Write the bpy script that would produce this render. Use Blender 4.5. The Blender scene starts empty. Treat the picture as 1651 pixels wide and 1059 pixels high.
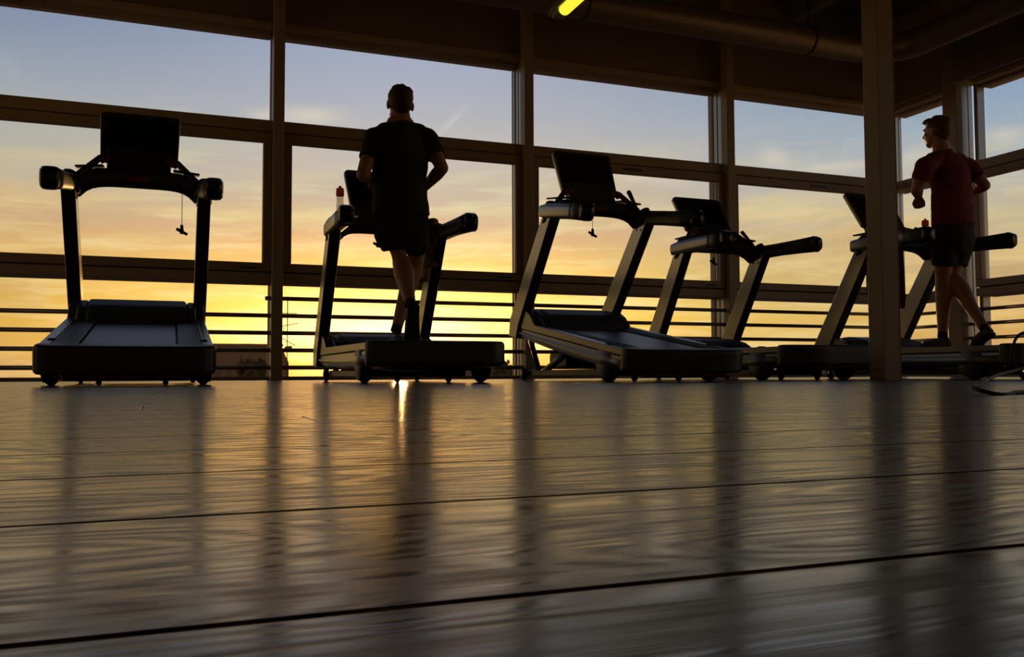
import bpy, bmesh, math, random
from mathutils import Vector, Matrix, Euler
PI = math.pi
random.seed(7)
S = bpy.context.scene
C = S.collection

# ------------------------------------------------------------------ camera
FPX, YAW, PITCH, ROLL = 1434.457, .369073, .0505079, -.0033287
CX, CY, CAMH = 825.5, 529.5, .057
Fw = Vector((math.sin(YAW)*math.cos(PITCH), math.cos(YAW)*math.cos(PITCH), math.sin(PITCH)))
R0 = Vector((math.cos(YAW), -math.sin(YAW), 0)); U0 = R0.cross(Fw)
Rt = R0*math.cos(ROLL) + U0*math.sin(ROLL); Up = U0*math.cos(ROLL) - R0*math.sin(ROLL)
cd = bpy.data.cameras.new('camera'); cam = bpy.data.objects.new('camera', cd); C.objects.link(cam)
M = Matrix((Rt, Up, -Fw)).transposed().to_4x4(); M.translation = Vector((0, 0, CAMH))
cam.matrix_world = M
cd.sensor_width = 36; cd.lens = FPX*36/1651; cd.clip_start = .01; cd.clip_end = 2000
cd.dof.use_dof = True; cd.dof.focus_distance = 5.5; cd.dof.aperture_fstop = 70
S.camera = cam

def ray(px, py):
    return Rt*((px-CX)/FPX) + Up*(-(py-CY)/FPX) + Fw
def at(px, py, Y):                       # point of the plane y = Y seen at that pixel
    d = ray(px, py); p = d*(Y/d.y); return Vector((p.x, p.y, p.z+CAMH))
def atX(px, py, X):
    d = ray(px, py); p = d*(X/d.x); return Vector((p.x, p.y, p.z+CAMH))

S.view_settings.view_transform = 'Standard'; S.view_settings.look = 'None'
S.view_settings.gamma = 1; S.view_settings.use_curve_mapping = False
S.view_settings.exposure = 0

# ------------------------------------------------------------------ node helpers
def lin(c):
    return tuple(((v/255)/12.92 if v/255 <= .04045 else ((v/255+.055)/1.055)**2.4) for v in c)
class Nd:
    """tiny expression wrapper on math nodes"""
    tree = None
    def __init__(s, sock): s.s = sock
    @staticmethod
    def op(o, *a, clamp=False):
        n = Nd.tree.nodes.new('ShaderNodeMath'); n.operation = o; n.use_clamp = clamp
        for i, v in enumerate(a):
            if isinstance(v, Nd): Nd.tree.links.new(v.s, n.inputs[i])
            else: n.inputs[i].default_value = v
        return Nd(n.outputs[0])
    def __add__(s, o): return Nd.op('ADD', s, o)
    __radd__ = __add__
    def __sub__(s, o): return Nd.op('SUBTRACT', s, o)
    def __rsub__(s, o): return Nd.op('SUBTRACT', o, s)
    def __mul__(s, o): return Nd.op('MULTIPLY', s, o)
    __rmul__ = __mul__
    def __truediv__(s, o): return Nd.op('DIVIDE', s, o)
    def sq(s): return s*s
def nexp(x): return Nd.op('EXPONENT', x)
def gauss(x, c, w): return nexp(((x-c)/w).sq()*-1.0)
def sstep(x, a, b):
    n = Nd.tree.nodes.new('ShaderNodeMapRange'); n.interpolation_type = 'SMOOTHSTEP'
    Nd.tree.links.new(x.s, n.inputs[0]); n.inputs[1].default_value = a; n.inputs[2].default_value = b
    return Nd(n.outputs[0])
def ramp(x, stops):
    n = Nd.tree.nodes.new('ShaderNodeValToRGB'); Nd.tree.links.new(x.s, n.inputs[0])
    el = n.color_ramp.elements
    while len(el) < len(stops): el.new(.5)
    for e, (p, c) in zip(el, stops): e.position = p; e.color = (*c, 1)
    return n.outputs[0]
def mixc(f, a, b, mode='MIX'):
    n = Nd.tree.nodes.new('ShaderNodeMix'); n.data_type = 'RGBA'; n.blend_type = mode; n.clamp_result = False; n.clamp_factor = False
    for i, v in ((0, f), (6, a), (7, b)):
        if isinstance(v, Nd): v = v.s
        if isinstance(v, (float, int)): n.inputs[i].default_value = v
        elif isinstance(v, tuple): n.inputs[i].default_value = (*v, 1)
        else: Nd.tree.links.new(v, n.inputs[i])
    return n.outputs[2]
def noise(vec, scale=1, detail=3, rough=.5):
    n = Nd.tree.nodes.new('ShaderNodeTexNoise'); n.inputs['Scale'].default_value = scale
    n.inputs['Detail'].default_value = detail; n.inputs['Roughness'].default_value = rough
    Nd.tree.links.new(vec, n.inputs['Vector']); return Nd(n.outputs[0])
def comb(x, y, z):
    n = Nd.tree.nodes.new('ShaderNodeCombineXYZ')
    for i, v in enumerate((x, y, z)):
        if isinstance(v, Nd): Nd.tree.links.new(v.s, n.inputs[i])
        else: n.inputs[i].default_value = v
    return n.outputs[0]

# ------------------------------------------------------------------ sky
W = bpy.data.worlds.new('dusk_sky'); S.world = W; W.use_nodes = True
T = W.node_tree; T.nodes.clear(); Nd.tree = T
tc = T.nodes.new('ShaderNodeTexCoord'); sp = T.nodes.new('ShaderNodeSeparateXYZ'); T.links.new(tc.outputs['Generated'], sp.inputs[0])
dx, dy, dz = (Nd(o) for o in sp.outputs)
hyp = Nd.op('SQRT', dx.sq()+dy.sq()+1e-6)
e = dz/hyp                                   # tangent of the elevation
a = Nd.op('ARCTAN2', dx, dy)                 # bearing from the window normal
ec = Nd.op('MULTIPLY', e, 1.0, clamp=True)
L = lin
left = ramp(ec, [(0, L((208,156,82))), (.06, L((220,170,80))), (.10, L((218,168,92))), (.13, L((214,168,108))), (.17, L((208,174,132))), (.20, L((194,182,158))), (.25, L((176,176,170))), (.29, L((160,168,176))), (.34, L((138,150,172))), (.40, L((112,130,155))), (.5, L((84,100,126))), (.7, L((58,72,98))), (1, L((38,48,70)))])
mid = ramp(ec, [(0, L((255,186,70))), (.06, L((255,228,100))), (.10, L((252,222,112))), (.13, L((242,206,128))), (.155, L((226,190,146))), (.19, L((216,192,164))), (.24, L((206,194,182))), (.29, L((188,186,192))), (.36, L((170,176,198))), (.5, L((124,132,156))), (.7, L((80,90,114))), (1, L((44,54,78)))])
right = ramp(ec, [(0, L((206,146,82))), (.03, L((218,165,95))), (.06, L((226,180,106))), (.09, L((202,168,120))), (.12, L((208,180,136))), (.155, L((208,194,158))), (.19, L((186,186,178))), (.23, L((170,182,192))), (.28, L((148,170,194))), (.34, L((128,154,184))), (.5, L((88,108,138))), (.7, L((58,74,100))), (1, L((38,48,70)))])
wm = gauss(a, .27, .33)
wr = sstep(a, .25, .8)
sky = mixc(wr, left, right)
sky = mixc(wm, sky, mid)
# streaky clouds low in the sky, soft veils above
cl = noise(comb(a*4.2+e*2.5, e*34.0-a*2.5, 0.0), 1.0, 5, .6)
cl2 = noise(comb(a*5.0+4, e*15.0-a*2.2+3, 2.0), 1.0, 4, .6)
low = 1.0-sstep(e, .10, .30)
cm = sstep(cl, .42, .68)*low
sky = mixc(cm*.70, sky, mixc(wm, L((244,206,134)), L((255,250,176))))
dk = sstep(cl2, .50, .70)*low
sky = mixc(dk*.48, sky, mixc(wm, L((190,148,104)), L((226,178,116))))
cl3 = noise(comb(a*9.0-e*8.0, e*70.0+a*2.0, 7.0), 1.0, 4, .6)
sky = mixc(sstep(cl3, .50, .66)*low*.38, sky, mixc(wm, L((248,214,150)), L((255,252,200))))
hi = sstep(cl2, .56, .74)*sstep(e, .14, .22)*(1.0-sstep(e, .27, .36))
sky = mixc(hi*.45, sky, L((214,204,190)))
# named cloud puffs and vapour trails
def streak(a0, e0, la, le, ang, col, amt):
    global sky
    c, s_ = math.cos(ang), math.sin(ang)
    u = (a-a0)*c + (e-e0)*s_; v = (e-e0)*c - (a-a0)*s_
    g = nexp(((u/la).sq()+(v/le).sq())*-1.0)
    g = g*(.55+cl2*.9) if abs(la/le) < 8 else Nd.op('MULTIPLY', g, 1.4, clamp=True)
    sky = mixc(g*amt, sky, col)
def ae(px, py):
    d = ray(px, py); return math.atan2(d.x, d.y), d.z/math.hypot(d.x, d.y)
def trail(p0, p1, w, col, amt):
    (a0, e0), (a1, e1) = ae(*p0), ae(*p1)
    streak((a0+a1)/2, (e0+e1)/2, math.hypot(a1-a0, e1-e0)/2, w, math.atan2(e1-e0, a1-a0), col, amt)
trail((702,222), (750,174), .0035, L((214,208,206)), .55)
trail((4,88), (40,146), .0065, L((170,178,180)), .55)
trail((862,296), (900,278), .0016, L((214,208,200)), .4)
trail((800,320), (820,316), .0016, L((224,206,180)), .5)
for p0, p1, w, k in (((440,184),(552,188),.010,.7), ((400,186),(450,186),.006,.5), ((1225,244),(1268,262),.011,.6), ((1290,272),(1390,268),.008,.5), ((1585,222),(1650,214),.008,.5), ((1450,262),(1500,240),.010,.4), ((1010,285),(1120,300),.006,.35)):
    trail(p0, p1, w, L((226,214,196)), k)
# the sun behind thin cloud: halo and white core
core = nexp((((a-.225)/.12).sq()+((e-.046)/.027).sq())*-1.0)
halo = nexp((((a-.225)/.21).sq()+((e-.040)/.080).sq())*-1.0)
def addc(amt, col):
    global sky
    sky = mixc(amt, sky, col, 'ADD')
addc(halo*1.0, (1.8, .46, .0)); addc(core*1.0, (2.6, 1.5, .75))
bg = T.nodes.new('ShaderNodeBackground'); T.links.new(sky, bg.inputs[0]); bg.inputs[1].default_value = 1
wo = T.nodes.new('ShaderNodeOutputWorld'); T.links.new(bg.outputs[0], wo.inputs[0])

# low sun, seen just above the roofs in the window with the first runner
sd = bpy.data.lights.new('sun', 'SUN'); sun = bpy.data.objects.new('sun', sd); C.objects.link(sun)
sd.energy = .7; sd.color = (1, .50, .16); sd.angle = math.radians(.8)
sdir = Vector((math.sin(.244), math.cos(.244), .0125)).normalized()
sun.rotation_euler = sdir.to_track_quat('Z', 'Y').to_euler(); sun.location = (3, 14, 3)

# ------------------------------------------------------------------ materials
def pmat(name, col, rough=.5, metal=0, bump=0, bscale=60, spec=.5, var=0, coat=0):
    m = bpy.data.materials.new(name); m.use_nodes = True; Nd.tree = m.node_tree
    b = m.node_tree.nodes['Principled BSDF']
    b.inputs['Roughness'].default_value = rough; b.inputs['Metallic'].default_value = metal
    b.inputs['Specular IOR Level'].default_value = spec; b.inputs['Coat Weight'].default_value = coat
    tc = m.node_tree.nodes.new('ShaderNodeTexCoord')
    n = noise(tc.outputs['Object'], bscale, 3)
    v = .12 if var == 0 else var
    c = mixc(n, tuple(x*(1-v) for x in col), tuple(min(1, x*(1+v)) for x in col))
    m.node_tree.links.new(c, b.inputs['Base Color'])
    if bump:
        bn = m.node_tree.nodes.new('ShaderNodeBump'); bn.inputs['Strength'].default_value = bump; bn.inputs['Distance'].default_value = .002
        m.node_tree.links.new(n.s, bn.inputs['Height']); m.node_tree.links.new(bn.outputs[0], b.inputs['Normal'])
    return m
MT = dict(
 frame=pmat('painted_frame', (.33, .25, .185), .5, 0, .1, 40),
 frame2=pmat('painted_casement', (.29, .215, .155), .5, 0, .1, 40),
 alu=pmat('anodised_mullion', (.34, .36, .40), .38, .7),
 rail=pmat('rail_steel', (.22, .16, .12), .4, .3),
 fascia=pmat('fascia_panel', (.22, .17, .15), .7, 0, .1, 20),
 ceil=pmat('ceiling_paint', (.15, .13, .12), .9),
 wall=pmat('wall_paint', (.52, .46, .40), .9),
 pillar=pmat('pillar_paint', (.34, .26, .18), .55, 0, .15, 90),
 silver=pmat('silver_cover', (.22, .215, .21), .30, .6),
 upr=pmat('silver_upright', (.30, .295, .29), .26, .6),
 black=pmat('black_plastic', (.045, .040, .037), .42, 0, .1, 300),
 blackg=pmat('glossy_black', (.014, .014, .016), .2),
 hub=pmat('hub_plastic', (.10, .098, .095), .45, .2),
 dark=pmat('dark_plastic', (.045, .043, .043), .45, 0, .2, 200),
 hood=pmat('hood_plastic', (.055, .058, .068), .45, 0, .2, 300),
 belt=pmat('belt_rubber', (.03, .03, .032), .36, 0, .3, 400),
 rubber=pmat('rubber', (.02, .02, .02), .7),
 red=pmat('red_trim', (.25, .03, .02), .45),  # stop button red, also the colour of the modelled red reflections
 bolt=pmat('bolt_head', (.03, .03, .03), .4, .6),
 cable=pmat('cable_sheath', (.012, .012, .013), .6),
 skin=pmat('skin', (.44, .22, .14), .5, 0, .1, 90),
 hair=pmat('brown_hair', (.06, .033, .018), .6, 0, .8, 120, var=.4),
 hairl=pmat('light_brown_hair', (.10, .055, .028), .6, 0, .8, 120, var=.4),
 shirt=pmat('black_shirt', (.032, .032, .030), .9, 0, .5, 60),
 redshirt=pmat('maroon_shirt', (.17, .010, .018), .85, 0, .5, 60),
 shorts=pmat('black_shorts', (.024, .023, .024), .85, 0, .5, 60),
 shoe=pmat('shoe_mesh', (.10, .09, .085), .7, 0, .4, 200),
 shoeteal=pmat('teal_shoe_mesh', (.10, .16, .16), .7, 0, .4, 200),
 sole=pmat('shoe_sole', (.04, .035, .03), .7),
 towel=pmat('beige_towel', (.36, .27, .19), .95, 0, 1, 150),
 redtowel=pmat('dark_red_cloth', (.14, .012, .012), .95, 0, 1, 150),
 roofb=pmat('roof_wall', (.16, .10, .06), .9, 0, .3, 1),
 tree=pmat('tree_leaves', (.06, .05, .02), .9),
 ground=pmat('city_ground', (.17, .12, .08), .95, 0, 0, .05, var=.5),
 terrace=pmat('terrace_sheet', (.30, .21, .17), .5, 0, .2, 4),
 duct=pmat('foil_duct', (.22, .18, .15), .45, .45, .8, 25),
 lampbody=pmat('lamp_body', (.35, .34, .33), .5),
)
def special(name, f):
    m = bpy.data.materials.new(name); m.use_nodes = True; m.node_tree.nodes.clear(); Nd.tree = m.node_tree
    o = m.node_tree.nodes.new('ShaderNodeOutputMaterial'); m.node_tree.links.new(f(m.node_tree), o.inputs[0]); return m
def glass_f(t):
    tr = t.nodes.new('ShaderNodeBsdfTransparent'); tr.inputs[0].default_value = (.97, .98, .98, 1)
    g = t.nodes.new('ShaderNodeBsdfGlossy'); g.inputs['Roughness'].default_value = .02
    fr = t.nodes.new('ShaderNodeFresnel'); fr.inputs[0].default_value = 1.25
    mx = t.nodes.new('ShaderNodeMixShader'); t.links.new(fr.outputs[0], mx.inputs[0]); t.links.new(tr.outputs[0], mx.inputs[1]); t.links.new(g.outputs[0], mx.inputs[2])
    return mx.outputs[0]
MT['glass'] = special('window_glass', glass_f)
def tube_f(t):
    em = t.nodes.new('ShaderNodeEmission'); em.inputs[0].default_value = (*lin((250,232,60)), 1); em.inputs[1].default_value = 1.15; return em.outputs[0]
MT['tube'] = special('lit_tube', tube_f)
def clear_f(col):
    def f(t):
        tr = t.nodes.new('ShaderNodeBsdfTransparent'); tr.inputs[0].default_value = (*col, 1)
        g = t.nodes.new('ShaderNodeBsdfGlossy'); g.inputs['Roughness'].default_value = .1
        mx = t.nodes.new('ShaderNodeMixShader'); mx.inputs[0].default_value = .12; t.links.new(tr.outputs[0], mx.inputs[1]); t.links.new(g.outputs[0], mx.inputs[2])
        return mx.outputs[0]
    return f
MT['clear'] = special('clear_plastic', clear_f((.72, .70, .66)))
def orange_f(t):
    d = t.nodes.new('ShaderNodeBsdfDiffuse'); d.inputs[0].default_value = (.60, .20, .05, 1)
    tl = t.nodes.new('ShaderNodeBsdfTranslucent'); tl.inputs[0].default_value = (.95, .38, .12, 1)
    mx = t.nodes.new('ShaderNodeMixShader'); mx.inputs[0].default_value = .6; t.links.new(d.outputs[0], mx.inputs[1]); t.links.new(tl.outputs[0], mx.inputs[2]); return mx.outputs[0]
MT['orange'] = special('orange_plastic', orange_f)

# wood-look floor boards; ROWW / ROW0 shared with the geometry
ROWW, ROW0 = .168, .048
def floor_mat():
    m = bpy.data.materials.new('oak_vinyl_board'); m.use_nodes = True; t = m.node_tree; Nd.tree = t
    b = t.nodes['Principled BSDF']
    g = t.nodes.new('ShaderNodeNewGeometry'); s = t.nodes.new('ShaderNodeSeparateXYZ'); t.links.new(g.outputs['Position'], s.inputs[0])
    x, y = Nd(s.outputs[0]), Nd(s.outputs[1])
    row = Nd.op('FLOOR', (y-ROW0)/ROWW)
    wn = t.nodes.new('ShaderNodeTexWhiteNoise'); wn.noise_dimensions = '1D'; t.links.new((row+3.3).s, wn.inputs['W']); rnd = Nd(wn.outputs[0])
    xo = x+rnd*37.0; yo = y+row*1.7
    n1 = noise(comb(xo*2.3, yo*9.5, rnd*9.0), 1, 2, .45)
    rings = Nd.op('SINE', n1*150.0+Nd.op('MULTIPLY', noise(comb(xo*6, yo*60, 1.0), 1, 2), 2.2))*.5+.5
    fib = noise(comb(xo*5, yo*210, rnd*5.0), 1, 3, .65)
    fib2 = noise(comb(xo*2.2, yo*60, rnd*3.0), 1, 4, .6)
    blot = noise(comb(xo*22, yo*45, 3.0), 1, 3, .6)
    h = rings*.16+fib*.70+fib2*.35
    k = Nd.op('MULTIPLY', rings*.52+(fib-.5)*1.9+(fib2-.5)*1.2+(blot-.5)*.7+.24, 1.0, clamp=True)
    c = mixc(k, L((20,15,13)), L((122,102,86)))
    c = mixc(rnd*.35, c, L((60,50,44)))
    t.links.new(c, b.inputs['Base Color'])
    r = .105+(1.0-k)*.20+blot*.06
    t.links.new(r.s, b.inputs['Roughness'])
    t.links.new((k*.9+.25).s, b.inputs['Specular IOR Level'])
    b.inputs['Specular Tint'].default_value = (1, .82, .62, 1)
    bn = t.nodes.new('ShaderNodeBump'); bn.inputs['Strength'].default_value = .38; bn.inputs['Distance'].default_value = .00035
    t.links.new((h+blot*.25).s, bn.inputs['Height']); t.links.new(bn.outputs[0], b.inputs['Normal'])
    return m
MT['floor'] = floor_mat()

# ------------------------------------------------------------------ geometry helpers
def bx(bm, x0, x1, y0, y1, z0, z1, bev=0, seg=1, mi=0, rot=None):
    b = bmesh.new(); bmesh.ops.create_cube(b, size=1)
    sx, sy, sz = x1-x0, y1-y0, z1-z0
    for v in b.verts: v.co = Vector((v.co.x*sx, v.co.y*sy, v.co.z*sz))
    if bev: bmesh.ops.bevel(b, geom=list(b.edges), offset=min(bev, .49*min(abs(sx), abs(sy), abs(sz))), segments=seg, affect='EDGES', profile=.5)
    for v in b.verts:
        if rot: v.co = rot @ v.co
        v.co += Vector(((x0+x1)/2, (y0+y1)/2, (z0+z1)/2))
    merge(bm, b, mi)
def merge(bm, b, mi=0):
    vm = {v: bm.verts.new(v.co) for v in b.verts}
    for f in b.faces:
        nf = bm.faces.new([vm[v] for v in f.verts]); nf.material_index = mi; nf.smooth = f.smooth
    b.free()
def prism(bm, prof, x0, x1, bev=0, seg=2, mi=0, axis='x', side_mi=None):
    """profile in (y,z) swept in x, or (x,y) swept in z"""
    b = bmesh.new()
    mk = (lambda p, t: (t, p[0], p[1])) if axis == 'x' else ((lambda p, t: (p[0], p[1], t)) if axis == 'z' else (lambda p, t: (p[0], t, p[1])))
    A = [b.verts.new(mk(p, x0)) for p in prof]; B = [b.verts.new(mk(p, x1)) for p in prof]; n = len(prof)
    fa = b.faces.new(A); fb = b.faces.new(B[::-1])
    for i in range(n): b.faces.new((A[i], B[i], B[(i+1) % n], A[(i+1) % n]))
    bmesh.ops.recalc_face_normals(b, faces=b.faces)
    if bev: bmesh.ops.bevel(b, geom=list(b.edges), offset=bev, segments=seg, affect='EDGES', profile=.5)
    if side_mi is not None:
        vm = {v: bm.verts.new(v.co) for v in b.verts}
        for f in b.faces:
            nf = bm.faces.new([vm[v] for v in f.verts]); nf.material_index = side_mi if abs(f.normal.x) > .7 else mi
        b.free()
    else: merge(bm, b, mi)
def loft(bm, pts, rad, n=16, ref=Vector((0, 0, 1)), cap=True, mi=0, smooth=True, power=2):
    """tube through pts; rad = list of r or (r_side, r_ref); ends closed by rounded caps"""
    pts = [Vector(p) for p in pts]; rad = [(r, r) if not isinstance(r, tuple) else r for r in rad]
    rings = []
    def ring(c, t, ra, rb):
        rf = ref
        if abs(t.dot(rf)) > .95: rf = Vector((0, 1, 0)) if abs(t.y) < .9 else Vector((1, 0, 0))
        s = t.cross(rf).normalized(); u = s.cross(t).normalized()
        out = []
        for i in range(n):
            q = 2*PI*i/n; cc, ss = math.cos(q), math.sin(q)
            k = (abs(cc)**power+abs(ss)**power)**(-1/power)
            out.append(bm.verts.new(c + s*cc*k*ra + u*ss*k*rb))
        return out
    m = len(pts)
    for i in range(m):
        t = (pts[min(i+1, m-1)]-pts[max(i-1, 0)]).normalized()
        ra, rb = rad[i]
        if i == 0 and cap:
            for k in (.25, .6, .86): 
                q = math.sqrt(1-(1-k)**2)
                rings.append(ring(pts[0]-t*min(ra, rb)*(1-k), t, ra*q, rb*q))
        rings.append(ring(pts[i], t, ra, rb))
        if i == m-1 and cap:
            for k in (.86, .6, .25):
                q = math.sqrt(1-(1-k)**2)
                rings.append(ring(pts[i]+t*min(ra, rb)*(1-k), t, ra*q, rb*q))
    for A, B in zip(rings, rings[1:]):
        for i in range(n):
            f = bm.faces.new((A[i], A[(i+1) % n], B[(i+1) % n], B[i])); f.material_index = mi; f.smooth = smooth
    for R_, rev in ((rings[0], True), (rings[-1], False)):
        f = bm.faces.new(R_[::-1] if rev else R_); f.material_index = mi; f.smooth = smooth
def cyl(bm, p, q, r, n=16, mi=0, r2=None):
    loft(bm, [p, q], [r, r2 or r], n, cap=False, mi=mi)
def disc(bm, c, axis, r, w, n=28, bev=.012, mi=0):
    axis = Vector(axis).normalized(); c = Vector(c)
    loft(bm, [c-axis*w/2, c-axis*(w/2-bev), c+axis*(w/2-bev), c+axis*w/2], [r-bev, r, r, r-bev], n, cap=False, mi=mi)
def ell(bm, c, r, rot=None, n=20, mi=0):
    b = bmesh.new(); bmesh.ops.create_uvsphere(b, u_segments=n, v_segments=n*2//3, radius=1)
    for v in b.verts:
        v.co = Vector((v.co.x*r[0], v.co.y*r[1], v.co.z*r[2]))
        if rot: v.co = rot @ v.co
        v.co += Vector(c)
    for f in b.faces: f.smooth = True
    merge(bm, b, mi)
def BM(): return bmesh.new()
def obj(name, bm, mats, parent=None, xf=None, recalc=True):
    if recalc: bmesh.ops.recalc_face_normals(bm, faces=bm.faces)
    if xf: bmesh.ops.transform(bm, matrix=xf, verts=bm.verts)
    me = bpy.data.meshes.new(name); bm.to_mesh(me); bm.free()
    for m in (mats if isinstance(mats, (list, tuple)) else [mats]): me.materials.append(MT[m])
    o = bpy.data.objects.new(name, me); C.objects.link(o)
    if parent: o.parent = parent
    return o
def tag(o, label=None, cat=None, group=None, kind=None):
    if label: o['label'] = label
    if cat: o['category'] = cat
    if group: o['group'] = group
    if kind: o['kind'] = kind
    return o
def empty(name, loc=(0, 0, 0), rz=0):
    o = bpy.data.objects.new(name, None); C.objects.link(o); o.location = loc; o.rotation_euler = (0, 0, rz); o.empty_display_size = .1; return o
def copy_tree(o, parent=None):
    c = o.copy(); C.objects.link(c)
    if parent: c.parent = parent
    for ch in [k for k in bpy.data.objects if k.parent == o]: copy_tree(ch, c)
    return c
def remesh(o, vox, smooth=6, fac=.5):
    """one continuous surface out of overlapping lofts"""
    md = o.modifiers.new('r', 'REMESH'); md.mode = 'VOXEL'; md.voxel_size = vox; md.use_smooth_shade = True
    if smooth: sm = o.modifiers.new('s', 'SMOOTH'); sm.factor = fac; sm.iterations = smooth
    dg = bpy.context.evaluated_depsgraph_get(); me = bpy.data.meshes.new_from_object(o.evaluated_get(dg))
    old = o.data; mats = [m for m in old.materials]; o.modifiers.clear(); o.data = me
    me.materials.clear()
    for m in mats: me.materials.append(m)
    me.name = o.name; bpy.data.meshes.remove(old)
    return o

# ------------------------------------------------------------------ floor
YB, XL, CEIL = -4.0, -5.0, 4.62           # back wall, left wall, ceiling height
bm = BM(); bx(bm, XL, 9.1, YB, 9.14, -.25, -.006)
floor = tag(obj('floor', bm, 'floor'), kind='structure')
stuff = BM(); GAP = .0017
nrow = int((9.0-ROW0)/ROWW)+1
for r in range(-6, nrow):
    y0 = ROW0+r*ROWW; y1 = min(y0+ROWW, 8.72)
    ln = 1.92; off = (r*.71 + .35) % ln
    if -2 < r < 5: off = 1.56+.11*(r % 2)
    x = -2.9-off if r < 45 else -4.9
    single = 0 <= r < 24
    while x < 8.6:
        x1 = x+ln
        if single and x1 > -.45*y1-.1 and x < 1.45*y1+.1:
            b = BM(); bx(b, x+GAP/2, x1-GAP/2, y0+GAP/2, y1-GAP/2, -.006, 0, .0014)
            obj('plank', b, 'floor', floor)
        else: bx(stuff, max(x, XL)+GAP/2, min(x1, 9.0)-GAP/2, y0+GAP/2, y1-GAP/2, -.006, 0)
        x = x1
tag(obj('plank_field', stuff, 'floor', floor), kind='stuff')

# ------------------------------------------------------------------ shell
bm = BM(); bx(bm, XL, 9.3, YB-.1, 9.3, CEIL, CEIL+.2)
ceiling = tag(obj('ceiling', bm, 'ceil'), kind='structure')
for i in range(5):
    b = BM(); bx(b, -4.9+i*3.0, -4.78+i*3.0, YB, 8.8, CEIL-.24, CEIL, .01); obj('joist', b, 'ceil', ceiling)
bm = BM(); bx(bm, XL, 9.3, YB-.2, YB, -.25, CEIL); tag(obj('wall_back', bm, 'wall'), kind='structure')
bm = BM(); bx(bm, XL-.2, XL, YB-.2, 5.0, -.25, CEIL); bx(bm, XL-.2, XL, 5.0, 9.3, 3.4, CEIL); bx(bm, XL-.2, XL, 5.0, 9.3, -.25, .02); tag(obj('wall_left', bm, 'wall'), kind='structure')
# fascia over the windows
ZT = 3.42
bm = BM(); bx(bm, XL, 8.86, 8.87, 9.16, 3.50, CEIL); tag(obj('wall_front', bm, 'fascia'), kind='structure')
bm = BM(); bx(bm, 8.70, 9.0, YB, 8.87, 3.50, CEIL); bx(bm, 8.78, 9.0, YB, 1.0, -.25, 3.5)
tag(obj('wall_right', bm, 'fascia'), kind='structure')

PX = [-4.27, -1.645, .965, 3.573, 6.135, 8.93]      # window posts, centre x
H_TR1, H_TR0 = 2.517, 2.405                         # transom top / underside
H_C1, H_C0 = 2.30, 1.125                            # casement opening
H_S0, H_S1 = .935, 1.03                             # sill
RZ = [.0820*8.9+.057-.0187*8.9*k for k in range(5)]
def window_bay(n, P0, u, nrm, ln, open_handle=True, fixed=False, gx=0):
    """P0 = start on the inner face line, u along the wall, nrm outwards; ln = clear length"""
    root = empty('window_%d' % n, P0); tag(root, kind='structure')
    Mx = Matrix((u, nrm, Vector((0, 0, 1)))).transposed().to_4x4()
    def part(name, boxes, mat, bev=.006, par=root):
        b = BM()
        for (s0, s1, d0, d1, z0, z1) in boxes: bx(b, s0, s1, d0, d1, z0, z1, bev)
        bmesh.ops.transform(b, matrix=Mx, verts=b.verts)
        return obj(name, b, mat, par)
    part('head_frame', [(0, ln, .15, .33, ZT, ZT+.10)], 'frame2')
    part('head_ledge', [(0, ln, .03, .15, ZT+.03, ZT+.085)], 'frame')
    if fixed:
        part('transom', [(0, ln, .0, .30, H_TR0, H_TR1)], 'frame'); part('sill', [(0, ln, -.01, .30, H_S0, H_S1+.02)], 'frame')
        part('upper_pane', [(0, ln, .24, .252, H_TR1-.03, ZT+.02)], 'glass', 0); part('middle_pane', [(0, ln, .24, .252, H_S1, H_TR0+.02)], 'glass', 0)
        part('lower_pane', [(0, ln, .24, .252, .02, H_S0+.02)], 'glass', 0); part('bottom_frame', [(0, ln, .10, .32, -.006, .035)], 'frame2')
        return root
    part('transom', [(0, ln, .0, .14, H_TR0, H_TR1), (0, ln, .14, .30, H_TR0+.02, H_TR1-.02)], 'frame')
    cw = .085
    part('subframe', [(0, ln, .07, .15, H_TR0-.06, H_TR0+.03), (0, ln, .07, .15, H_S0+.01, H_S1+.06)], 'fascia', 0)
    cs = part('casement', [(.005, ln-.005, -.02, .07, H_C1, H_TR0-.012), (.005, ln-.005, -.02, .07, H_S1+.01, H_C0), (.005, cw, -.02, .07, H_C0, H_C1), (ln-cw, ln-.005, -.02, .07, H_C0, H_C1)], 'frame2')
    if open_handle:
        part('handle', [(ln*.5-.12, ln*.5+.12, -.032, -.02, H_C1+.03, H_C1+.055)], 'dark', .004, cs)
        part('latch', [(ln-.30, ln-.14, -.032, -.02, H_S1+.035, H_S1+.05)], 'dark', .003, cs)
    part('pane', [(cw, ln-cw, .03, .042, H_C0, H_C1)], 'glass', 0, cs)
    part('sill', [(0, ln, -.01, .14, H_S0, H_S1), (0, ln, .14, .30, H_S0, H_S1-.02)], 'frame')
    part('upper_pane', [(0, ln+gx, .24, .252, H_TR1-.03, ZT+.02)], 'glass', 0)
    if gx: part('middle_pane', [(ln, ln+gx, .24, .252, H_S1-.02, H_TR0+.02)], 'glass', 0)
    part('lower_pane', [(0, ln+gx, .24, .252, .02, H_S0+.02)], 'glass', 0)
    part('bottom_frame', [(0, ln, .10, .32, -.006, .035)], 'frame2')
    return root
YI = 8.78
n = 1
for i in range(5):
    x0 = PX[i]+.05; x1 = PX[i+1]-.05 if i < 4 else 8.70
    window_bay(n, Vector((x0, YI, 0)), Vector((1, 0, 0)), Vector((0, 1, 0)), x1-x0, gx=0 if i < 4 else .3); n += 1
XI = 8.76
RY = [8.99, 8.03, 5.42, 2.8]
window_bay(n, Vector((XI, RY[0], 0)), Vector((0, -1, 0)), Vector((1, 0, 0)), RY[0]-RY[1], False, True); n += 1
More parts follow.
